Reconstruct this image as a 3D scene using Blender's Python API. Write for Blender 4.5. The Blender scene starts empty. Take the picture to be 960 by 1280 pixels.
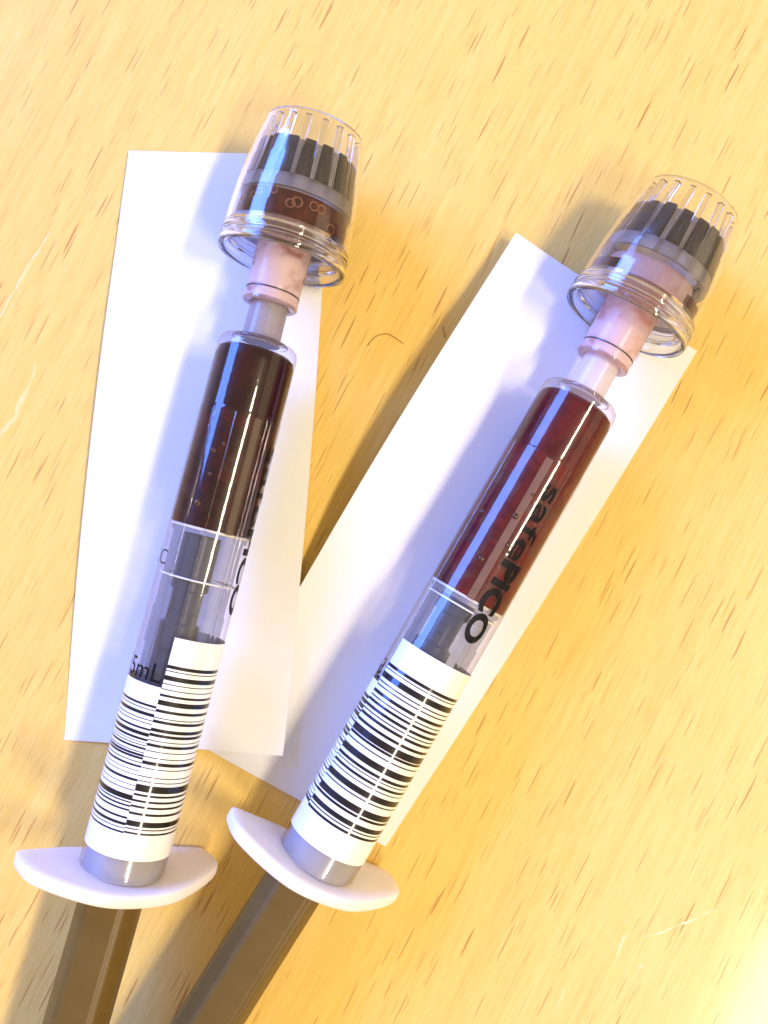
import bpy, bmesh, math, random
from mathutils import Vector, Matrix
random.seed(7)
S = bpy.context.scene
COL = S.collection
MM = 0.001
PI = math.pi

# ------------------------------------------------------------------ camera
cam = bpy.data.cameras.new('camera')
cam.sensor_fit = 'VERTICAL'; cam.sensor_height = 36.0; cam.lens = 31.63
cam.clip_start = 0.005; cam.clip_end = 20.0
co = bpy.data.objects.new('camera', cam); COL.objects.link(co)
fw = Vector((-0.0069973, 0.03179111, -0.99947)); up = Vector((0.00022, 0.9994945, 0.03179))
rt = fw.cross(up).normalized(); up = rt.cross(fw).normalized()
m = Matrix((rt, up, -fw)).transposed().to_4x4()
m.translation = Vector((0.83089596, -3.77504057, 118.68222384)) * MM
co.matrix_world = m
S.camera = co
cam.dof.use_dof = True; cam.dof.focus_distance = 0.108; cam.dof.aperture_fstop = 32.0

# ------------------------------------------------------------------ light
W = bpy.data.worlds.new('World'); S.world = W; W.use_nodes = True
bg = W.node_tree.nodes['Background']
bg.inputs['Color'].default_value = (1.0, 0.76, 0.46, 1); bg.inputs['Strength'].default_value = 0.60
def area(name, loc, target, sx, sy, color, radiance, rollvec=None):
    L = bpy.data.lights.new(name, 'AREA'); L.shape = 'RECTANGLE'
    L.size = sx; L.size_y = sy; L.color = color
    L.energy = radiance * PI * sx * sy        # W from a wished radiance
    o = bpy.data.objects.new(name, L); COL.objects.link(o)
    loc = Vector(loc); z = (loc - Vector(target)).normalized()
    xv = Vector(rollvec) if rollvec else Vector((0, 0, 1)).cross(z)
    y = z.cross(xv).normalized(); x = y.cross(z).normalized()
    mm = Matrix((x, y, z)).transposed().to_4x4(); mm.translation = loc
    o.matrix_world = mm
    return o
# daylight window at the upper left, ceiling tube at the right, bright room wall on the right
area('window_light', (-1.42, 1.22, 1.12), (0, 0, 0.6), 1.5, 1.0, (0.10, 0.25, 1.0), 27.0)
area('ceiling_lamp', (0.77, -0.13, 1.25), (0, 0, 0), 0.36, 0.11, (1.0, 0.86, 0.60), 93, (-0.42, -0.9, 0))
area('ceiling_lamp', (0.55, -0.76, 1.25), (0, 0, 0), 0.36, 0.11, (1.0, 0.87, 0.68), 68, (-0.42, -0.9, 0))
area('pale_wall_bounce', (1.9, -0.15, 0.8), (0, 0, 0.2), 1.3, 0.9, (1.0, 0.82, 0.54), 0.9)

S.view_settings.view_transform = 'Standard'; S.view_settings.look = 'None'
S.view_settings.gamma = 1.0; S.view_settings.exposure = 0.14
S.view_settings.use_curve_mapping = False
S.render.engine = 'CYCLES'
cy = S.cycles
cy.max_bounces = 24; cy.transmission_bounces = 20; cy.transparent_max_bounces = 40
cy.glossy_bounces = 8; cy.diffuse_bounces = 5; cy.use_denoising = True
cy.caustics_refractive = True; cy.caustics_reflective = True; cy.blur_glossy = 0.6
cy.sample_clamp_indirect = 8.0

# ------------------------------------------------------------------ node helpers
def newmat(name):
    mt = bpy.data.materials.new(name); mt.use_nodes = True
    nt = mt.node_tree
    for n in list(nt.nodes): nt.nodes.remove(n)
    out = nt.nodes.new('ShaderNodeOutputMaterial')
    return mt, nt, out
def N(nt, t, **kw):
    n = nt.nodes.new(t)
    for k, v in kw.items():
        if k in n.inputs: n.inputs[k].default_value = v
        else: setattr(n, k, v)
    return n
def math_(nt, op, a, b=None, clamp=False):
    n = nt.nodes.new('ShaderNodeMath'); n.operation = op; n.use_clamp = clamp
    for i, v in enumerate((a, b)):
        if v is None: continue
        if isinstance(v, (int, float)): n.inputs[i].default_value = v
        else: nt.links.new(v, n.inputs[i])
    return n.outputs[0]
def ramp(nt, fac, stops):
    n = nt.nodes.new('ShaderNodeValToRGB'); cr = n.color_ramp
    while len(cr.elements) < len(stops): cr.elements.new(0.5)
    for e, (p, c) in zip(cr.elements, stops):
        e.position = p; e.color = (c if len(c) == 4 else (*c, 1)) if not isinstance(c, (int, float)) else (c, c, c, 1)
    nt.links.new(fac, n.inputs[0]); return n.outputs[0]
def mixc(nt, fac, a, b, mode='MIX'):
    n = nt.nodes.new('ShaderNodeMix'); n.data_type = 'RGBA'; n.blend_type = mode
    for i, v in ((0, fac), (6, a), (7, b)):
        if isinstance(v, (int, float)): n.inputs[i].default_value = v
        elif isinstance(v, tuple): n.inputs[i].default_value = (*v, 1) if len(v) == 3 else v
        else: nt.links.new(v, n.inputs[i])
    return n.outputs[2]
def noise(nt, vec, scale, detail=3, rough=0.55, dist=0.0):
    n = N(nt, 'ShaderNodeTexNoise', Scale=scale, Detail=detail, Roughness=rough, Distortion=dist)
    nt.links.new(vec, n.inputs['Vector']); return n.outputs['Fac']
def objco(nt, scale=(1000, 1000, 1000), rot=(0, 0, 0)):
    tc = nt.nodes.new('ShaderNodeTexCoord'); mp = nt.nodes.new('ShaderNodeMapping')
    mp.vector_type = 'POINT'
    r = nt.nodes.new('ShaderNodeVectorRotate'); r.rotation_type = 'Z_AXIS'; r.inputs['Angle'].default_value = rot[2]
    nt.links.new(tc.outputs['Object'], r.inputs['Vector'])
    nt.links.new(r.outputs[0], mp.inputs['Vector']); mp.inputs['Scale'].default_value = scale
    return mp.outputs[0]
def principled(nt, out, **kw):
    b = nt.nodes.new('ShaderNodeBsdfPrincipled')
    for k, v in kw.items():
        k = k.replace('_', ' ')
        if isinstance(v, (int, float, tuple)):
            b.inputs[k].default_value = (*v, 1) if isinstance(v, tuple) and len(v) == 3 and 'Radius' not in k else v
        else: nt.links.new(v, b.inputs[k])
    if out: nt.links.new(b.outputs[0], out.inputs[0])
    return b
def bump(nt, h, strength, dist):
    n = N(nt, 'ShaderNodeBump', Strength=strength, Distance=dist)
    nt.links.new(h, n.inputs['Height']); return n.outputs[0]

M = {}
# ---- beech veneer
def wood():
    mt, nt, out = newmat('beech_veneer')
    ang = math.radians(27.0)                       # grain runs from lower left to upper right
    g = objco(nt, (1000, 1000, 1000), (0, 0, ang))  # local Y along the grain, millimetres
    def sc(x, y, off=0.0):
        mp = nt.nodes.new('ShaderNodeMapping'); nt.links.new(g, mp.inputs[0])
        mp.inputs['Scale'].default_value = (x, y, 1); mp.inputs['Location'].default_value = (off, off * 1.7, 0)
        return mp.outputs[0]
    broad = noise(nt, sc(0.055, 0.010), 1.0, 3, 0.5, 0.4)
    band = noise(nt, sc(0.5, 0.014, 3), 1.0, 5, 0.62, 0.2)
    fine = noise(nt, sc(3.4, 0.13, 9), 1.0, 3, 0.65)
    fleck = noise(nt, sc(1.5, 0.55, 15), 1.0, 3, 0.6)
    base = ramp(nt, broad, [(0.3, (0.71, 0.455, 0.105)), (0.5, (0.76, 0.515, 0.125)), (0.72, (0.785, 0.555, 0.17))])
    base = mixc(nt, 0.55, base, ramp(nt, band, [(0.28, (0.66, 0.405, 0.09)), (0.5, (0.76, 0.515, 0.125)), (0.72, (0.80, 0.58, 0.185))]))
    base = mixc(nt, 0.34, base, ramp(nt, fine, [(0.32, (0.61, 0.36, 0.085)), (0.62, (0.805, 0.59, 0.20))]))
    base = mixc(nt, ramp(nt, fleck, [(0.5, 0.0), (0.75, 0.2)]), base, (0.81, 0.605, 0.25))
    # pores: short dark dashes along the grain, two sizes
    warp = nt.nodes.new('ShaderNodeTexNoise'); warp.inputs['Scale'].default_value = 0.12
    nt.links.new(g, warp.inputs['Vector'])
    def dashes(x, y, off, r0, r1, keep):
        v = N(nt, 'ShaderNodeTexVoronoi', Scale=1.0, Randomness=1.0); v.feature = 'F1'
        wob = nt.nodes.new('ShaderNodeVectorMath'); wob.operation = 'MULTIPLY_ADD'
        nt.links.new(warp.outputs['Color'], wob.inputs[0]); wob.inputs[1].default_value = (0.9, 0, 0)
        nt.links.new(sc(x, y, off), wob.inputs[2])
        flat = nt.nodes.new('ShaderNodeVectorMath'); flat.operation = 'MULTIPLY'
        nt.links.new(wob.outputs[0], flat.inputs[0]); flat.inputs[1].default_value = (1, 1, 0)
        nt.links.new(flat.outputs[0], v.inputs['Vector'])
        sep = nt.nodes.new('ShaderNodeSeparateColor'); nt.links.new(v.outputs['Color'], sep.inputs[0])
        size = math_(nt, 'MULTIPLY', sep.outputs[0], r1)
        size = math_(nt, 'ADD', size, r0)
        d = math_(nt, 'SUBTRACT', size, v.outputs['Distance'])
        d = math_(nt, 'DIVIDE', d, 0.06, True)
        k = math_(nt, 'LESS_THAN', sep.outputs[1], keep)
        depth = math_(nt, 'MULTIPLY_ADD', sep.outputs[2], 0.75)
        nt.nodes[-1].inputs[2].default_value = 0.25
        return math_(nt, 'MULTIPLY', math_(nt, 'MULTIPLY', d, k), depth)
    p1 = dashes(1.55, 0.084, 0, 0.09, 0.15, 0.72)
    p2 = dashes(2.8, 0.115, 40, 0.13, 0.22, 0.66)
    p3 = dashes(1.3, 0.046, 77, 0.06, 0.11, 0.55)
    pores = math_(nt, 'MAXIMUM', math_(nt, 'MAXIMUM', p1, math_(nt, 'MULTIPLY', p2, 0.75)), p3)
    colr = mixc(nt, math_(nt, 'MULTIPLY', pores, 0.80), base, (0.39, 0.165, 0.04))
    scuff = noise(nt, sc(0.35, 0.05, 60), 1.0, 4, 0.7)
    rough = ramp(nt, scuff, [(0.3, 0.42), (0.7, 0.55)])
    h = math_(nt, 'SUBTRACT', math_(nt, 'MULTIPLY', fine, 0.35), pores)
    micro = noise(nt, g, 2.2, 4, 0.7)
    h = math_(nt, 'ADD', h, math_(nt, 'MULTIPLY', micro, 0.55))
    principled(nt, out, Base_Color=colr, Roughness=rough, IOR=1.5, Specular_IOR_Level=0.22, Coat_Weight=0.28, Coat_Roughness=0.13, Normal=bump(nt, h, 0.35, 0.00006))
    return mt
M['wood'] = wood()

def paper():
    mt, nt, out = newmat('white_paper')
    c = objco(nt)
    f = noise(nt, c, 1.6, 4, 0.65)
    crs = noise(nt, c, 0.09, 2, 0.5)
    col = mixc(nt, 0.5, ramp(nt, f, [(0.3, (0.83, 0.83, 0.83)), (0.7, (0.88, 0.88, 0.87))]), ramp(nt, crs, [(0.3, (0.85, 0.845, 0.84)), (0.7, (0.88, 0.88, 0.88))]))
    b = principled(nt, None, Base_Color=col, Roughness=0.65, Normal=bump(nt, f, 0.25, 0.00004))
    tr = N(nt, 'ShaderNodeBsdfTranslucent', Color=(0.8, 0.78, 0.72, 1))
    mx = N(nt, 'ShaderNodeMixShader', Fac=0.12)
    nt.links.new(b.outputs[0], mx.inputs[1]); nt.links.new(tr.outputs[0], mx.inputs[2]); nt.links.new(mx.outputs[0], out.inputs[0])
    return mt
M['paper'] = paper()

def simple(name, col, rough=0.4, **kw):
    mt, nt, out = newmat(name)
    principled(nt, out, Base_Color=col, Roughness=rough, **kw)
    return mt

def clear_wall(name, tint, edge, rough=0.055, gloss=1.0):
    """thin moulded clear plastic: light goes straight through, surface reflects by Fresnel, thicker path at the edges tints"""
    mt, nt, out = newmat(name)
    c = objco(nt)
    nz = noise(nt, c, 0.9, 2, 0.5)
    nrm = bump(nt, nz, 0.03, 0.0003)
    lw = N(nt, 'ShaderNodeLayerWeight', Blend=0.35)
    colr = mixc(nt, ramp(nt, lw.outputs['Facing'], [(0.25, 0.0), (0.95, 1.0)]), tint, edge)
    t = nt.nodes.new('ShaderNodeBsdfTransparent'); nt.links.new(colr, t.inputs[0])
    g = N(nt, 'ShaderNodeBsdfAnisotropic', Roughness=rough); nt.links.new(nrm, g.inputs['Normal'])
    l5 = N(nt, 'ShaderNodeLayerWeight', Blend=0.5)      # Schlick reflectance, the same on both sides of the wall
    fr = math_(nt, 'MULTIPLY', math_(nt, 'POWER', l5.outputs['Facing'], 5.0), 0.6)
    fr = math_(nt, 'ADD', fr, 0.04 * gloss)
    mx = nt.nodes.new('ShaderNodeMixShader')
    nt.links.new(fr, mx.inputs[0])
    nt.links.new(t.outputs[0], mx.inputs[1]); nt.links.new(g.outputs[0], mx.inputs[2]); nt.links.new(mx.outputs[0], out.inputs[0])
    return mt
M['barrel'] = clear_wall('clear_barrel_plastic', (0.97, 0.96, 0.96), (0.80, 0.70, 0.66), 0.05, 1.15)
M['collar'] = clear_wall('clear_collar_plastic', (0.9, 0.9, 0.91), (0.7, 0.68, 0.68), 0.08)

def glass(name, tint, rough=0.02, ior=1.46):
    mt, nt, out = newmat(name)
    principled(nt, out, Base_Color=tint, Roughness=rough, IOR=ior, Transmission_Weight=1.0)
    return mt
M['cap'] = clear_wall('clear_cap_plastic', (0.955, 0.945, 0.95), (0.50, 0.47, 0.49), 0.03, 1.3)
M['capglass'] = glass('clear_moulded_plastic', (0.955, 0.94, 0.945))
M['ridge'] = glass('clear_ridge_plastic', (0.95, 0.93, 0.92))
M['fin'] = glass('clear_fin_plastic', (0.9, 0.9, 0.91))

def smoky(name, col, alpha, rough=0.25):
    mt, nt, out = newmat(name)
    c = objco(nt)
    nz = noise(nt, c, 0.55, 3, 0.6)
    b = principled(nt, None, Base_Color=mixc(nt, nz, tuple(x * 0.75 for x in col), tuple(min(1, x * 1.25) for x in col)), Roughness=rough, IOR=1.48)
    t = N(nt, 'ShaderNodeBsdfTransparent', Color=(0.9, 0.88, 0.87, 1))
    mx = N(nt, 'ShaderNodeMixShader', Fac=alpha)
    nt.links.new(t.outputs[0], mx.inputs[1]); nt.links.new(b.outputs[0], mx.inputs[2]); nt.links.new(mx.outputs[0], out.inputs[0])
    return mt
M['tooth'] = smoky('dark_refraction_plastic', (0.055, 0.047, 0.045), 0.84)  # clear teeth: the dark view refracted in them is painted as grey
M['tooth_back'] = smoky('grey_inner_plastic', (0.80, 0.78, 0.775), 0.80)
M['tooth_ring'] = smoky('grey_ring_plastic', (0.46, 0.44, 0.43), 0.5)
M['plunger'] = smoky('grey_plunger_plastic', (0.22, 0.225, 0.245), 0.30, 0.28)
M['core'] = simple('dark_core_plastic', (0.010, 0.012, 0.026), 0.3)
M['strip_pale'] = smoky('tan_strip', (0.30, 0.17, 0.12), 0.60, 0.3)
M['strip_dark'] = smoky('brown_strip', (0.13, 0.085, 0.055), 0.60, 0.3)
M['pale_ring'] = simple('pale_ring_plastic', (0.62, 0.6, 0.58), 0.3)
M['line'] = simple('white_line', (0.85, 0.85, 0.85), 0.4)
M['ink'] = simple('black_ink', (0.006, 0.006, 0.008), 0.5, Specular_IOR_Level=0.12)
M['label_ink'] = simple('black_label_ink', (0.008, 0.007, 0.009), 0.4, Specular_IOR_Level=0.15, Coat_Weight=0.7, Coat_Roughness=0.09)
M['label'] = simple('white_label', (0.84, 0.84, 0.84), 0.42, Coat_Weight=0.7, Coat_Roughness=0.09)
M['scuff'] = simple('pale_scuff', (0.78, 0.60, 0.25), 0.28)

def blood(name, froth, dark, lighter, patch):
    mt, nt, out = newmat(name)
    c = objco(nt)
    n1 = noise(nt, c, 0.30, 4, 0.6, 0.4)
    n2 = noise(nt, c, 1.4, 3, 0.6)
    v = N(nt, 'ShaderNodeTexVoronoi', Scale=0.55); nt.links.new(c, v.inputs['Vector'])
    col = mixc(nt, ramp(nt, n1, [(0.35, 0.0), (0.68, 1.0)]), dark, lighter)  # darker and lighter tones of the blood itself, mixed by noise
    col = mixc(nt, math_(nt, 'MULTIPLY', ramp(nt, n2, [(0.52, 0.0), (0.7, 1.0)]), 0.4), col, patch)
    sep = nt.nodes.new('ShaderNodeSeparateXYZ'); nt.links.new(c, sep.inputs[0])
    low = math_(nt, 'LESS_THAN', sep.outputs[2], -9.0)            # below the step the film on the wall is frothy
    vs = N(nt, 'ShaderNodeSeparateColor'); nt.links.new(v.outputs['Color'], vs.inputs[0])
    cell = ramp(nt, vs.outputs[0], [(0.60, 0.0), (0.64, 1.0)])
    cell = math_(nt, 'MULTIPLY', math_(nt, 'MULTIPLY', cell, low), froth)
    col = mixc(nt, math_(nt, 'MULTIPLY', cell, ramp(nt, n1, [(0.4, 0.2), (0.6, 1.0)])), col, (0.085, 0.055, 0.042))
    col = mixc(nt, math_(nt, 'MULTIPLY', math_(nt, 'MULTIPLY', ramp(nt, vs.outputs[1], [(0.66, 0.0), (0.7, 1.0)]), low), froth * 0.6), col, (0.20, 0.012, 0.010))
    principled(nt, out, Base_Color=col, Roughness=0.32, IOR=1.36, Specular_IOR_Level=0.22, Normal=bump(nt, n2, 0.12, 0.0002))
    return mt
M['blood_dark'] = blood('dark_blood', 0.2, (0.013, 0.0010, 0.0038), (0.036, 0.0030, 0.0055), (0.034, 0.009, 0.008))
M['blood_red'] = blood('red_blood', 0.5, (0.066, 0.0025, 0.009), (0.125, 0.008, 0.011), (0.11, 0.022, 0.018))
M['blood_cap'] = blood('cap_blood', 0.0, (0.030, 0.003, 0.003), (0.105, 0.012, 0.006), (0.16, 0.04, 0.016))

def tinted(name, col, blot, thr, ftr=0.3, ftp=0.2):
    mt, nt, out = newmat(name)
    c = objco(nt)
    n1 = noise(nt, c, 0.30, 2.5, 0.55, 0.35)
    colr = mixc(nt, ramp(nt, n1, [(thr, 0.0), (thr + 0.14, 0.85)]), col, blot)
    b = principled(nt, None, Base_Color=colr, Roughness=0.22, IOR=1.5)
    tr = nt.nodes.new('ShaderNodeBsdfTranslucent'); nt.links.new(colr, tr.inputs[0])
    tp = N(nt, 'ShaderNodeBsdfTransparent', Color=(1, 0.93, 0.93, 1))
    m1 = N(nt, 'ShaderNodeMixShader', Fac=ftr); m2 = N(nt, 'ShaderNodeMixShader', Fac=ftp)
    nt.links.new(b.outputs[0], m1.inputs[1]); nt.links.new(tr.outputs[0], m1.inputs[2])
    nt.links.new(m1.outputs[0], m2.inputs[1]); nt.links.new(tp.outputs[0], m2.inputs[2]); nt.links.new(m2.outputs[0], out.inputs[0])
    return mt
M['sleeve_stain'] = tinted('pink_sleeve_stained', (0.86, 0.68, 0.66), (0.40, 0.13, 0.08), 0.535, 0.3, 0.34)
M['sleeve'] = tinted('pink_sleeve', (0.88, 0.68, 0.66), (0.70, 0.34, 0.30), 0.52, 0.3, 0.34)
M['tip_grey'] = tinted('grey_tip', (0.40, 0.36, 0.37), (0.36, 0.30, 0.31), 0.5)
M['tip_pale'] = tinted('pale_tip', (0.80, 0.72, 0.72), (0.78, 0.66, 0.66), 0.5)
M['flange'] = simple('frosted_flange', (0.965, 0.875, 0.86), 0.36, IOR=1.48, Alpha=0.9, Subsurface_Weight=0.7, Subsurface_Radius=(1.0, 0.8, 0.75), Subsurface_Scale=0.004)

def rodmat():
    mt, nt, out = newmat('brown_grey_rod')
    c = objco(nt)
    n1 = noise(nt, c, 0.5, 3, 0.6)
    col = mixc(nt, n1, (0.108, 0.064, 0.014), (0.145, 0.088, 0.021))
    principled(nt, out, Base_Color=col, Roughness=0.36, IOR=1.45, Specular_IOR_Level=0.35)
    return mt
M['rod'] = rodmat()
M['hair'] = simple('brown_hair', (0.36, 0.17, 0.06), 0.4)

# ------------------------------------------------------------------ geometry helpers (millimetres in, metres out)
def link(name, bm, mat, parent=None, smooth=True, auto=40):
    me = bpy.data.meshes.new(name)
    bmesh.ops.scale(bm, vec=(MM, MM, MM), verts=bm.verts)
    bm.normal_update()
    if smooth:
        for f in bm.faces: f.smooth = True
        for e in bm.edges:
            if len(e.link_faces) == 2 and e.calc_face_angle(0) > math.radians(auto): e.smooth = False
    bm.to_mesh(me); bm.free()
    for mt in (mat if isinstance(mat, list) else [mat]): me.materials.append(mt)
    o = bpy.data.objects.new(name, me); COL.objects.link(o)
    if parent: o.parent = parent
    return o
def dup(o, parent):
    c = o.copy(); COL.objects.link(c); c.parent = parent; return c
def cp(r, th, s):            # cylinder coordinates: th in degrees clockwise from the top side, s along the axis towards the cap
    t = math.radians(th); return Vector((r * math.sin(t), -r * math.cos(t), s))
def lathe(prof, seg=96, closed=False, bm=None):
    bm = bm or bmesh.new(); rings = []
    full = []; n0 = len(prof)
    for i in range(n0):
        p = prof[i]; full.append(p)
        if i == n0 - 1 and not closed: break
        q = prof[(i + 1) % n0]; d = math.hypot(q[0] - p[0], q[1] - p[1])
        if d > 0.9:                                # holding loops keep the long spans' normals true
            for t in (0.12 / d, 1 - 0.12 / d):
                r_ = p[0] + (q[0] - p[0]) * t
                full.append((r_, p[1] + (q[1] - p[1]) * t))
    prof = full
    for r, s in prof:
        if r < 1e-6: rings.append([bm.verts.new((0, 0, s))])
        else: rings.append([bm.verts.new(cp(r, 360 * k / seg, s)) for k in range(seg)])
    n = len(rings)
    for i in range(n if closed else n - 1):
        a, b = rings[i], rings[(i + 1) % n]
        for k in range(seg):
            k2 = (k + 1) % seg
            if len(a) == 1 and len(b) == 1: continue
            if len(a) == 1: bm.faces.new((a[0], b[k2], b[k]))
            elif len(b) == 1: bm.faces.new((a[k], a[k2], b[0]))
            else: bm.faces.new((a[k], a[k2], b[k2], b[k]))
    bmesh.ops.recalc_face_normals(bm, faces=bm.faces)
    return bm
def block(bm, pts8):
    v = [bm.verts.new(p) for p in pts8]
    for f in ((0, 1, 2, 3), (7, 6, 5, 4), (0, 4, 5, 1), (1, 5, 6, 2), (2, 6, 7, 3), (3, 7, 4, 0)):
        bm.faces.new([v[i] for i in f])
    bmesh.ops.recalc_face_normals(bm, faces=bm.faces)
    return bm
def fin_bm(th, w0, w1, ri0, ri1, ro0, ro1, s0, s1, bevel=0.0):
    """radial block: angular half widths in mm at bottom/top, inner and outer radii, from s0 up to s1"""
    bm = bmesh.new(); t = math.radians(th)
    rad = Vector((math.sin(t), -math.cos(t), 0)); tan = Vector((math.cos(t), math.sin(t), 0)); z = Vector((0, 0, 1))
    P = lambda r, w, s: rad * r + tan * w + z * s
    block(bm, [P(ri0, -w0, s0), P(ri0, w0, s0), P(ro0, w0, s0), P(ro0, -w0, s0), P(ri1, -w1, s1), P(ri1, w1, s1), P(ro1, w1, s1), P(ro1, -w1, s1)])
    if bevel: bmesh.ops.bevel(bm, geom=bm.edges[:], offset=bevel, segments=2, affect='EDGES', profile=0.6)
    return bm
def band(bm, r, th0, th1, s0, s1, mi=0, step=4.0):
    n = max(1, int(abs(th1 - th0) / step)); prev = None
    for k in range(n + 1):
        th = th0 + (th1 - th0) * k / n
        cur = (bm.verts.new(cp(r, th, s0)), bm.verts.new(cp(r, th, s1)))
        if prev:
            f = bm.faces.new((prev[0], cur[0], cur[1], prev[1])); f.material_index = mi
        prev = cur
def wrap_text(name, body, size, bold, width, parent, th, s, along, r, sq=1.0):
    """flat print on the barrel: letters wrapped round the cylinder. along=True reads from the cap to the flange"""
    cu = bpy.data.curves.new(name, 'FONT'); cu.body = body; cu.size = 1.0; cu.offset = bold
    cu.align_x = 'LEFT'; cu.resolution_u = 6; cu.fill_mode = 'FRONT'
    tmp = bpy.data.objects.new(name, cu); COL.objects.link(tmp)
    dg = bpy.context.evaluated_depsgraph_get()
    me = bpy.data.meshes.new_from_object(tmp.evaluated_get(dg))
    COL.objects.unlink(tmp); bpy.data.objects.remove(tmp)
    bm = bmesh.new(); bm.from_mesh(me); bpy.data.meshes.remove(me)
    xs = [v.co.x for v in bm.verts]; x0, x1 = min(xs), max(xs); ys = [v.co.y for v in bm.verts]; y1 = max(ys)
    kx = width / (x1 - x0); ky = size
    for v in bm.verts: v.co = Vector(((v.co.x - x0) * kx, v.co.y * ky, 0))
    lo, hi = (min(v.co.y for v in bm.verts), max(v.co.y for v in bm.verts)) if along else (0, width)
    q = lo
    while q < hi:
        q += 0.25
        bmesh.ops.bisect_plane(bm, geom=bm.verts[:] + bm.edges[:] + bm.faces[:], plane_co=(0, q, 0) if along else (q, 0, 0), plane_no=(0, 1, 0) if along else (1, 0, 0))
    for v in bm.verts:
        x, y = v.co.x, v.co.y
        if along: v.co = cp(r, th + math.degrees(y / r), s - x)
        else: v.co = cp(r, th + math.degrees(x / r), s + y)
    return link(name, bm, M['ink'], parent, smooth=False)

# ------------------------------------------------------------------ the table
bm = bmesh.new()
block(bm, [(-600, -400, -25), (600, -400, -25), (600, 400, -25), (-600, 400, -25), (-600, -400, 0), (600, -400, 0), (600, 400, 0), (-600, 400, 0)])
table = link('tabletop', bm, M['wood'], smooth=False); table['kind'] = 'structure'
table['label'] = 'pale beech wood tabletop with short dark grain flecks'
def scuff(pts, w, seed):
    rnd = random.Random(seed); bm = bmesh.new(); L, R_ = [], []
    P = [Vector((*p, 0.0)) for p in pts]; Q = []
    for a, b in zip(P, P[1:]):
        for k in range(6): Q.append(a.lerp(b, k / 6))
    Q.append(P[-1]); n = len(Q); prev = None
    for i, q in enumerate(Q):
        d = (Q[min(i + 1, n - 1)] - Q[max(i - 1, 0)]).normalized(); nn = Vector((-d.y, d.x, 0))
        ww = w * (0.25 + 0.75 * math.sin(PI * (i + 0.3) / n)) * rnd.uniform(0.15, 1.0) * 0.48; q = q + nn * rnd.uniform(-.2, .2) * w
        cur = [bm.verts.new(q + nn * ww + Vector((0, 0, .004))), bm.verts.new(q + Vector((0, 0, .03))), bm.verts.new(q - nn * ww + Vector((0, 0, .004)))]
        if prev:
            bm.faces.new((prev[0], prev[1], cur[1], cur[0])); bm.faces.new((prev[1], prev[2], cur[2], cur[1]))
        prev = cur
    bmesh.ops.recalc_face_normals(bm, faces=bm.faces)
    return link('scuff', bm, M['scuff'], table)
scuff([(-51.6, 25.2), (-48.0, 32.0), (-44.6, 37.4)], 0.55, 1)
scuff([(-51.4, 9.6), (-48.9, 12.8), (-46.2, 19.6)], 1.0, 2)
scuff([(33.6, -55.4), (36.4, -54.4), (40.4, -52.8), (43.8, -51.3)], 0.42, 5)
scuff([(30.0, -58.8), (30.6, -56.4), (31.3, -54.8)], 0.5, 6)
scuff([(31.0, -53.3), (32.0, -52.9)], 0.3, 7)
scuff([(32.7, -59.3), (33.6, -58.7)], 0.45, 8)
scuff([(22.3, -64.4), (23.0, -63.0), (23.4, -61.4)], 0.35, 9)

# ------------------------------------------------------------------ the two slips of paper
def sst(a, b, x):
    t = max(0, min(1, (x - a) / (b - a))); return t * t * (3 - 2 * t)
def zR(u, v):                       # right slip: its long left edge curls up
    return 0.15 + 5.0 * (1 - u) ** 2.0 * sst(0.10, 0.62, v) * (1 - 0.5 * sst(0.68, 1.0, v)) + 0.35 * math.sin(PI * u) * (1 - v)
def zL(u, v):                       # left slip: its lower right corner lies on the other slip
    return 0.2 + 2.5 * u ** 1.5 * (1 - v) + 0.9 * (1 - u) ** 2 * math.sin(PI * v) + 0.5 * (1 - u) ** 2 * sst(.8, 1, v)
def paper_slip(name, bl, br, tr, tl, zf, bow, label):
    nu, nv = 28, 60; bm = bmesh.new(); top, bot = [], []
    rnd = random.Random(name + label); ph = [rnd.uniform(0, 6) for _ in range(4)]
    for j in range(nv + 1):
        v = j / nv; a, b = [], []
        for i in range(nu + 1):
            u = i / nu
            x = (bl[0] * (1 - u) + br[0] * u) * (1 - v) + (tl[0] * (1 - u) + tr[0] * u) * v
            y = (bl[1] * (1 - u) + br[1] * u) * (1 - v) + (tl[1] * (1 - u) + tr[1] * u) * v
            k = bow * math.sin(PI * v) * (1 if u > .5 else -1) * abs(2 * u - 1)
            x += k
            z = zf(u, v) + 0.05 * (math.sin(u * 7 + v * 5 + ph[0]) + math.sin(v * 13 - u * 3 + ph[1]))
            z = max(z, 0.14)
            a.append(bm.verts.new((x, y, z))); b.append(bm.verts.new((x, y, z - 0.1)))
        top.append(a); bot.append(b)
    for j in range(nv):
        for i in range(nu):
            bm.faces.new((top[j][i], top[j][i + 1], top[j + 1][i + 1], top[j + 1][i]))
            bm.faces.new((bot[j][i], bot[j + 1][i], bot[j + 1][i + 1], bot[j][i + 1]))
    for j in range(nv):
        for i in (0, nu):
            bm.faces.new((top[j][i], top[j + 1][i], bot[j + 1][i], bot[j][i]))
    for i in range(nu):
        for j in (0, nv):
            bm.faces.new((top[j][i], bot[j][i], bot[j][i + 1], top[j][i + 1]))
    bmesh.ops.recalc_face_normals(bm, faces=bm.faces)
    o = link('paper_slip', bm, M['paper'], auto=50)
    o['label'] = label; o['category'] = 'paper'; o['group'] = 'white paper slips under the syringes'
    return o
paper_slip('paper_slip', (-23.2, -31.0), (0.2, -43.6), (41.4, 21.3), (17.2, 36.3), zR, 0.5, 'white paper slip with raised left edge under the brighter red syringe')
paper_slip('paper_slip', (-41.9, -29.9), (-12.9, -31.3), (-7.3, 47.6), (-34.0, 48.2), zL, 0.6, 'white paper slip under the dark blood syringe, overlapping the other slip')

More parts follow.
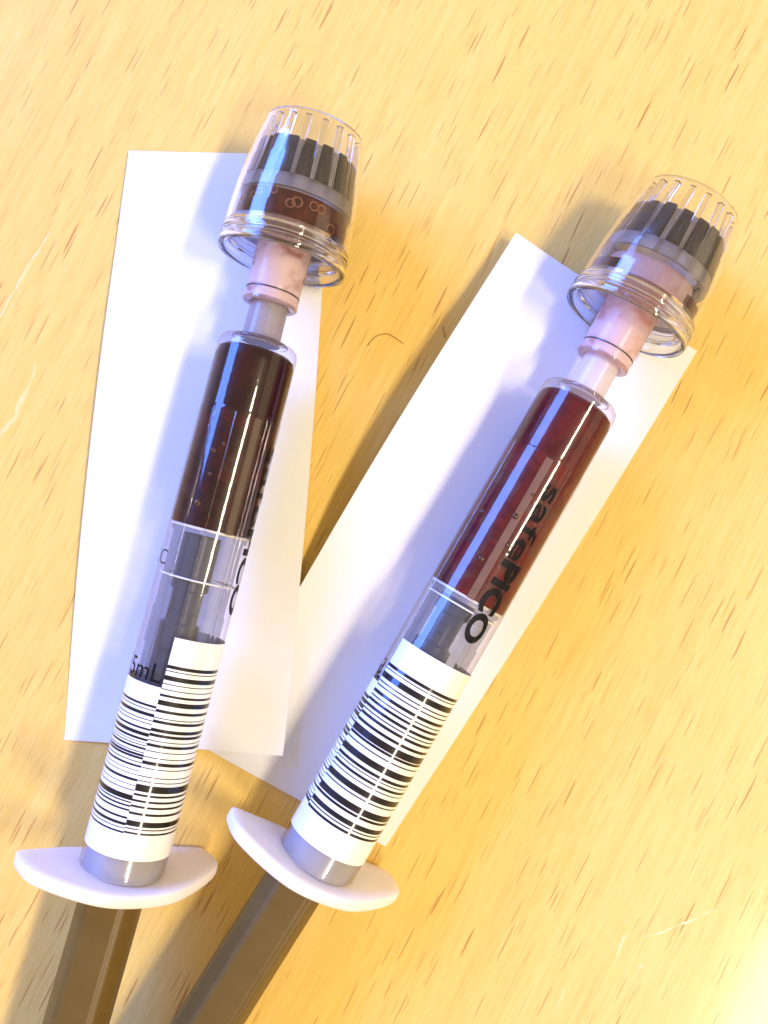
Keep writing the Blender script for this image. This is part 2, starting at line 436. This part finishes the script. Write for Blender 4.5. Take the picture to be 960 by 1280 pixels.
# ------------------------------------------------------------------ syringes
BARS_R = [(75,14),(95,4),(128,19),(157,4),(183,4),(212,10),(247,20),(287,12),(320,4),(338,12),(378,14),(402,12),(428,4),(450,12),(478,4),(508,4),(535,14),(560,4),(600,4),(622,4),(655,28),(688,9),(716,9),(743,9),(776,10),(823,22),(848,5),(868,8)]
A1 = [(-39.7 - (y - 75) * 0.0244, h * 0.029) for y, h in BARS_R]
BARS_L = [(250,10),(268,4),(292,14),(318,4),(335,4),(362,9),(388,15),(413,10),(428,3),(441,4),(456,9),(476,4),(489,10),(503,10),(524,4),(543,9),(565,3),(585,3),(610,11),(637,3),(660,4),(697,22),(719,6),(737,8),(757,8),(795,9),(825,12),(845,4),(865,8)]
A2 = [(-44.6 - (y - 250) * 0.0237, h * 0.0275) for y, h in BARS_L]
BARS_RR = [(325,12),(340,4),(366,22),(392,5),(408,5),(432,12),(451,5),(468,10),(490,11),(507,5),(524,11),(551,11),(582,26),(603,10),(624,5),(660,24),(690,11),(704,4),(721,10),(738,4),(766,22),(789,5),(829,24),(851,10),(885,18),(903,5),(919,10)]
B1 = [(-39.75 - (y - 325) * 0.0321, h * 0.033) for y, h in BARS_RR]
rb = random.Random(5); B2 = []; q = -44.5
while q > -59.0:
    h = rb.choice([.1, .1, .22, .28, .4, .5]); B2.append((q, h)); q -= h / 2 + rb.choice([.18, .25, .3, .45]) + .12

def label_part(bars, r, th0, th1, stop, sbot, name, parent):
    bm = bmesh.new(); eds = []
    cur = stop
    for c, h in sorted(bars, reverse=True):
        a, b = c + h / 2, c - h / 2
        if a < cur - 1e-4: band(bm, r, th0, th1, a, cur, 0, 5)
        else: a = cur
        band(bm, r, th0, th1, b, a, 1, 5); cur = b
    band(bm, r, th0, th1, sbot, cur, 0, 5)
    # the cut edge of the label has thickness
    band(bm, r, th0, th0 + 0.01, sbot, stop, 0, 1)
    for th in (th0, th1):
        vs = [bm.verts.new(cp(rr, th, ss)) for rr, ss in ((r, sbot), (r, stop), (r - .05, stop), (r - .05, sbot))]
        bm.faces.new(vs).material_index = 0
    bmesh.ops.remove_doubles(bm, verts=bm.verts, dist=1e-5)
    return link(name, bm, [M['label'], M['label_ink']], parent)

def finger_flange(roll, a, b, parent):
    """rounded hexagonal finger plate, tips bent towards the cap"""
    bm = bmesh.new()
    base = [(a, b * .22), (a * .94, b * .46), (a * .45, b * .92), (a * .2, b), (-a * .2, b), (-a * .45, b * .92), (-a * .94, b * .46), (-a, b * .22),
            (-a, -b * .22), (-a * .94, -b * .46), (-a * .45, -b * .92), (-a * .2, -b), (a * .2, -b), (a * .45, -b * .92), (a * .94, -b * .46), (a, -b * .22)]
    pts = [Vector((*p, 0)) for p in base]
    for _ in range(3):                             # corner cutting: rounded outline
        q = []
        for i, p in enumerate(pts):
            n = pts[(i + 1) % len(pts)]; q += [p.lerp(n, .25), p.lerp(n, .75)]
        pts = q
    rr = math.radians(roll); cr, sr = math.cos(rr), math.sin(rr)
    bend = lambda x: 1.7 * (x / a) ** 2
    rings = []
    def ring(k, s, inset):
        vs = []
        for p in pts:
            l = max(0.01, p.length); f = k * max(0.0, (l - inset)) / l
            x, y = p.x * f, p.y * f
            # local frame: X to the right, w upwards = -Y
            X = x * cr - y * sr; Wv = x * sr + y * cr
            vs.append(bm.verts.new((X, -Wv, s + bend(x))))
        rings.append(vs)
    S0, TH = -65.4, 1.6
    for k, s, ins in ((.0, S0, 0), (.25, S0, 0), (.42, S0 + .25, 0), (.6, S0, 0), (.85, S0, 0), (1, S0, .35), (1, S0 - .1, .12), (1, S0 - .35, 0), (1, S0 - TH + .35, 0), (1, S0 - TH + .1, .12), (1, S0 - TH, .35), (.6, S0 - TH, 0), (.3, S0 - TH, 0), (0, S0 - TH, 0)):
        ring(k, s, ins)
    n = len(pts)
    for A, B in zip(rings, rings[1:]):
        for i in range(n): bm.faces.new((A[i], A[(i + 1) % n], B[(i + 1) % n], B[i]))
    bmesh.ops.remove_doubles(bm, verts=bm.verts, dist=1e-4)
    bmesh.ops.recalc_face_normals(bm, faces=bm.faces)
    return link('finger_flange', bm, M['flange'], parent)

def syringe(loc, yaw, slope, label, group, P):
    root = bpy.data.objects.new('syringe', None); COL.objects.link(root)
    root.empty_display_size = 0.01
    yw, sl = math.radians(yaw), math.radians(slope)
    a = Vector((math.sin(yw) * math.cos(sl), math.cos(yw) * math.cos(sl), -math.sin(sl)))
    x = a.cross(Vector((0, 0, 1))).normalized(); y = a.cross(x)
    mm = Matrix((x, y, a)).transposed().to_4x4(); mm.translation = Vector(loc) * MM
    root.matrix_world = mm
    root['label'] = label; root['category'] = 'syringe'; root['group'] = group
    sb = P['blood_end']
    # barrel: shoulder, step, long clear wall down to the flange
    barrel = link('barrel', lathe([(2.5, .55), (3.6, .52), (4.35, .30), (4.78, -.12), (4.93, -.75), (4.95, -8.75), (5.03, -8.95), (5.05, -64.9)]), M['barrel'], root)
    link('shoulder_ring', lathe([(2.5, .7), (3.3, .68), (3.5, .5), (3.5, .35), (2.5, .3)]), M['capglass'], barrel)
    # blood
    bl = link('blood_column', lathe([(0, -.95), (3.4, -.8), (4.1, -.95), (4.65, -1.35), (4.84, -2.2), (4.88, sb + .25), (4.65, sb), (0, sb)]), M[P['blood']], root)
    rnd = random.Random(P['seed'])
    for th, s, rad in P['bubbles']:
        bm = bmesh.new(); c = cp(4.62, th, s)
        bmesh.ops.create_uvsphere(bm, u_segments=14, v_segments=8, radius=rad)
        for v in bm.verts: v.co = c + v.co
        link('bubble', bm, M['bubble'], bl)
    # plunger seen through the clear wall
    pl = link('plunger', lathe([(0, sb - .12), (4.3, sb - .12), (4.6, sb - .3), (4.6, sb - .75), (4.3, sb - .9), (4.2, -33.5), (4.35, -33.6), (4.35, -38), (4.15, -38.1), (4.15, -64.8), (0, -64.8)]), M['plunger'], root)
    link('plunger_core', lathe([(0, sb - .9), (2.3, sb - .9), (2.3, -31), (1.9, -31.3), (1.9, -35.0), (2.4, -35.3), (2.4, -64), (0, -64)], 48), M['core'], pl).location = (-0.0007, 0, 0)
    link('seal_lip', lathe([(4.3, sb + .12), (4.8, sb + .1), (4.8, sb - .2), (4.3, sb - .25)], closed=True), M['pale_ring'], pl)
    link('seal_ring', lathe([(4.2, -29.45), (4.62, -29.48), (4.62, -29.64), (4.2, -29.68)], closed=True), M['line'], pl)
    # moulded ridges and a flat strip along the barrel below the step
    for th in P['ridges']:
        bm = bmesh.new(); rows = []
        for ss in (-9.2, -9.6, -22, -30, -36.0 if th > P['seam'] - 3 else -42.0):
            rows.append([bm.verts.new(cp(5.03 + dr, th + dt, ss)) for dt, dr in ((-1.7, 0.0), (-1.0, .07), (0, .11), (1.0, .07), (1.7, 0.0))])
        for A, B in zip(rows, rows[1:]):
            for k in range(4): bm.faces.new((A[k], A[k + 1], B[k + 1], B[k]))
        bmesh.ops.recalc_face_normals(bm, faces=bm.faces)
        link('mould_ridge', bm, M['ridge'], barrel)
    t0, tw = P['strip']
    bm = bmesh.new(); band(bm, 4.94, t0 - tw, t0 + tw, sb, -9.3, 0, 3)
    link('flat_strip', bm, M[P['stripm']], barrel)
    # print on the barrel
    wrap_text('lettering', 'safe', 3.2, 0.006, 10.0, barrel, P['text'] - 14, -11.9, True, 5.075)
    wrap_text('lettering', 'PICO', 3.5, 0.042, 10.7, barrel, P['text'] - 14, -22.1, True, 5.075)
    wrap_text('volume_mark', '1.5mL', 3.1, 0.004, 7.2, barrel, P['mark'], P['marks'], False, 5.075)
    if P['old']: wrap_text('volume_mark', '0C', 2.6, -0.012, 3.2, barrel, P['mark'] + 4, -28.6, False, 5.075)
    # label: the end on the right overlaps the one on the left, set higher
    la = label_part(P['b1'], 5.16, P['seam'], P['seam'] + 200, -36.3, -62.2, 'barcode_label', root)
    label_part(P['b2'], 5.10, P['seam'] - 165, P['seam'] + 6, -42.3, -62.25, 'label_overlap', la)
    # grey collar between label and flange
    link('collar', lathe([(4.72, -62.0), (4.72, -65.2), (4.3, -65.6), (0, -65.6), (0, -62.0)]), M['collar_grey'], root)
    finger_flange(P['roll'], P['fa'], P['fb'], root).location = (P['fx'] * MM, 0, 0)
    bm = bmesh.new()                                # moulded rod with flats, thumb rest at its end
    prof = [(-3.75, -.9), (-3.55, 1.5), (-2.2, 3.2), (-1.7, 3.5), (1.75, 3.5), (2.2, 3.25), (2.5, 3.2), (3.6, 1.4), (3.75, -.9), (2.4, -3.0), (-2.4, -3.0)]
    rings = [[bm.verts.new((px, -py, ss)) for px, py in prof] for ss in (-66.5, -80, -95, -112)]
    for A, B in zip(rings, rings[1:]):
        for k in range(len(prof)): bm.faces.new((A[k], A[(k + 1) % len(prof)], B[(k + 1) % len(prof)], B[k]))
    bm.faces.new(rings[0]); bm.faces.new(rings[-1][::-1])
    bmesh.ops.recalc_face_normals(bm, faces=bm.faces)
    bmesh.ops.bevel(bm, geom=[e for e in bm.edges if abs(e.verts[0].co.z - e.verts[1].co.z) > 1], offset=.22, segments=3, affect='EDGES', profile=.5)
    lathe([(0, -112), (8.8, -112.4), (9.1, -112.8), (9.1, -113.8), (0, -114)], 48, bm=bm)
    rd = link('plunger_rod', bm, M['rod'], root, auto=70)
    piv = Vector((0, 0, -66 * MM))
    rd.matrix_local = Matrix.Translation(piv + Vector((P['rodx'] * MM, 0, 0))) @ Matrix.Rotation(math.radians(P['rodyaw']), 4, 'Y') @ Matrix.Translation(-piv)
    # luer tip and sleeve
    link('luer_tip', lathe([(0, .2), (2.42, .2), (2.36, 3), (2.25, 9.5), (0, 9.5)]), M[P['tip']], root)
    sv = link('luer_sleeve', lathe([(2.75, 5.15), (3.2, 5.1), (3.36, 5.25), (3.36, 6.4), (3.27, 6.55), (3.27, 6.75), (3.33, 6.9), (3.42, 13.2), (3.42, 15.5), (2.7, 15.5), (2.65, 7)], closed=True), M[P['sleeve']], root)
    link('sleeve_ring', lathe([(2.6, 5.0), (3.25, 4.95), (3.42, 5.12), (3.42, 5.4), (3.2, 5.5)]), M['capglass'], sv)
    link('sleeve_line', lathe([(3.28, 6.5), (3.36, 6.53), (3.36, 6.68), (3.28, 6.7)], closed=True), M['dark_line'], sv)
    # vented cap
    cap = link('vented_cap', lathe([(7.82, 12.4), (7.9, 13.2), (7.84, 15.5), (7.64, 18.5), (7.33, 21.5), (6.9, 24.3), (6.3, 27.1), (6.12, 27.5), (5.92, 27.5), (5.78, 27.2),
                                    (6.4, 24.3), (6.83, 21.5), (7.12, 18.5), (7.28, 15.5), (7.3, 12.4)], 128, closed=True), M['capglass'], root)
    rim = lathe([(7.55, 10.55), (7.85, 10.55), (8.0, 10.75), (8.02, 11.5), (7.95, 11.75), (7.82, 11.85), (7.82, 12.05), (7.95, 12.2), (7.98, 12.6), (7.9, 13.3), (7.6, 13.3), (7.2, 13.0), (7.2, 11.3), (7.35, 10.8)], 128, closed=True)
    link('cap_rim', rim, M['capglass'], cap)
    lip = lathe([(6.45, 11.9), (6.7, 11.7), (6.95, 11.9), (6.95, 13.2), (6.45, 13.2)], 96, closed=True)
    link('inner_lip', lip, M['capglass'], cap)
    link('cap_floor', lathe([(3.45, 13.3), (7.15, 13.3), (7.15, 13.9), (3.45, 13.9)], 96, closed=True), M[P['floor']], cap)
    if P['capblood']:
        link('trapped_blood', lathe([(3.5, 14.0), (6.9, 14.0), (6.75, 17.2), (3.5, 17.2)], 72, closed=True), M['blood_cap'], cap)
        for k in range(9):
            th = -50 + k * 13 + rnd.uniform(-5, 5); s = rnd.uniform(14.6, 16.8)
            rad = rnd.uniform(.32, .6); t = math.radians(th)
            e1 = Vector((math.cos(t), math.sin(t), 0)); e2 = Vector((0, 0, 1)); e3 = Vector((math.sin(t), -math.cos(t), 0)); cc = cp(6.8, th, s)
            bm = bmesh.new(); gr = []
            for q in range(18):                     # froth bubble: its ring highlight built as a pale rim round the film
                aq = 2 * PI * q / 18; d_ = e1 * math.cos(aq) + e2 * math.sin(aq)
                gr.append([bm.verts.new(cc + d_ * (rad + .11 * math.cos(w)) + e3 * .11 * math.sin(w)) for w in (0, PI / 3, 2 * PI / 3, PI, 4 * PI / 3, 5 * PI / 3)])
            for q in range(18):
                for w in range(6): bm.faces.new((gr[q][w], gr[(q + 1) % 18][w], gr[(q + 1) % 18][(w + 1) % 6], gr[q][(w + 1) % 6]))
            bmesh.ops.recalc_face_normals(bm, faces=bm.faces)
            link('bubble', bm, M['froth'], cap)
    else:
        for k, (th0, th1) in enumerate(((-78, -38), (34, 66), (100, 170))):
            bm = bmesh.new(); band(bm, 7.05, th0, th1, 14.0, 15.3, 0, 4)
            link('blood_film', bm, M['blood_cap'], cap)
        link('inner_cup', lathe([(3.5, 14.0), (5.6, 14.0), (5.5, 17.2), (3.5, 17.2)], 72, closed=True), M['sleeve'], cap)
    link('tooth_ring', lathe([(6.4, 17.5), (6.95, 17.5), (6.72, 19.2), (6.2, 19.2)], 72, closed=True), M['tooth_ring'], cap)
    link('inner_cone', lathe([(5.4, 19.25), (6.06, 19.25), (5.43, 23.7), (4.9, 23.7)], 72, closed=True), M['tooth_back'], cap)
    first = None
    for k in range(18):
        th = P['th0'] + k * 20
        t = link('tooth', fin_bm(th, .80, .64, 6.05, 5.4, 6.85, 6.1, 19.25, 23.9, .12), M['tooth'], cap, auto=30) if not first else None
        if first is None: first = t; first['k'] = 0; continue
        c = first.copy(); COL.objects.link(c); c.parent = cap
        c.rotation_euler = (0, 0, math.radians(k * 20 + rnd.uniform(-1.6, 1.6)))
        kz = rnd.uniform(.965, 1.025); c.scale = (1, 1, kz); c.location = (0, 0, 19.25 * MM * (1 - kz))
    fn = None
    for k in range(18):
        th = P['th0'] + 10 + k * 20
        if fn is None:
            fn = link('fin', fin_bm(th, .32, .36, 6.35, 5.2, 7.05, 5.85, 17.6, 26.9, .1), M['fin'], cap, auto=30)
        else:
            c = fn.copy(); COL.objects.link(c); c.parent = cap; c.rotation_euler = (0, 0, math.radians(k * 20))
    return root
M['bubble'] = simple('blood_bubble', (0.07, 0.02, 0.012), 0.1)
M['froth'] = smoky('froth_highlight', (0.50, 0.20, 0.10), 0.6, 0.15)  # ring highlights of the cap's bubbles, put into the colour
M['dark_line'] = simple('dark_line', (0.05, 0.035, 0.035), 0.35)
M['collar_grey'] = simple('grey_collar', (0.34, 0.325, 0.325), 0.2)
M['clear_floor'] = glass('clear_floor', (0.95, 0.88, 0.87), 0.04)

syringe((-15.269, 20.223, 8.953), 14.248, 0.929, 'syringe of nearly black blood with dark red blood in its cap', 'blood filled syringes with vented caps',
        dict(fx=-.2, ridges=[4.5, -27, 50, 58], strip=(36.5, 5.5), stripm='strip_dark', rodyaw=1.2, rodx=-.2, blood_end=-23.45, blood='blood_dark', seed=3, bubbles=[(-14, -14.2, .42), (-17, -20.6, .5), (-2, -13.2, .3), (-10, -17, .35)],
             text=86, mark=-83, marks=-41.9, old=True, seam=2.0, b1=A1, b2=A2, roll=-40, fa=12.35, fb=7.0, tip='tip_grey', sleeve='sleeve_stain',
             floor='clear_floor', capblood=True, th0=9.5))
syringe((24.368, 13.819, 8.25), 29.989, 0.05, 'syringe of brighter red blood with only a blood trace in its cap', 'blood filled syringes with vented caps',
        dict(fx=-.5, ridges=[-63, 33], strip=(-1.5, 5.5), stripm='strip_pale', rodyaw=2.2, rodx=-.75, blood_end=-28.25, blood='blood_red', seed=9, bubbles=[(-52, -18.5, .5), (2, -14.0, .4), (-4, -17.2, .5), (6, -20.6, .45), (-16, -23.5, .55), (12, -12.5, .3)],
             text=28, mark=-140, marks=-42.0, old=False, seam=-60.0, b1=B1, b2=B2, roll=-22, fa=11.9, fb=7.0, tip='tip_pale', sleeve='sleeve',
             floor='clear_floor', capblood=False, th0=-5.0))

# ------------------------------------------------------------------ loose hair on the table
def strand(name, pts, r, mat):
    bm = bmesh.new(); P = [Vector(p) for p in pts]; Q = []
    for i in range(len(P) - 1):
        p0 = P[max(i - 1, 0)]; p1 = P[i]; p2 = P[i + 1]; p3 = P[min(i + 2, len(P) - 1)]
        for k in range(6):
            t = k / 6
            Q.append(.5 * ((2 * p1) + (p2 - p0) * t + (2 * p0 - 5 * p1 + 4 * p2 - p3) * t * t + (3 * p1 - p0 - 3 * p2 + p3) * t ** 3))
    Q.append(P[-1]); prev = None
    for i, q in enumerate(Q):
        d = (Q[min(i + 1, len(Q) - 1)] - Q[max(i - 1, 0)]).normalized(); n = d.cross(Vector((0, 0, 1))).normalized(); b = n.cross(d)
        rr = r * (1 if 0 < i < len(Q) - 1 else .3)
        ring = [bm.verts.new(q + n * rr * math.cos(k * PI / 3) + b * rr * math.sin(k * PI / 3)) for k in range(6)]
        if prev:
            for k in range(6): bm.faces.new((prev[k], prev[(k + 1) % 6], ring[(k + 1) % 6], ring[k]))
        else: bm.faces.new(ring[::-1])
        prev = ring
    bm.faces.new(prev); bmesh.ops.recalc_face_normals(bm, faces=bm.faces)
    return link(name, bm, mat)
h = strand('hair', [(-2.2, 22.0, .08), (-1.2, 23.2, .12), (.4, 23.62, .2), (1.8, 22.9, .15), (2.6, 22.3, .09)], .05, M['hair'])
h['label'] = 'thin curved brown hair lying on the bare wood between the syringes'; h['category'] = 'hair'
h = strand('fibre', [(7.8, 24.7, .1), (7.95, 23.9, .14), (8.2, 23.05, .1)], .05, M['hair'])
h['label'] = 'tiny straight dark fibre beside the edge of the right paper slip'; h['category'] = 'fibre'
for o in list(bpy.data.objects):
    if 'k' in o.keys(): del o['k']
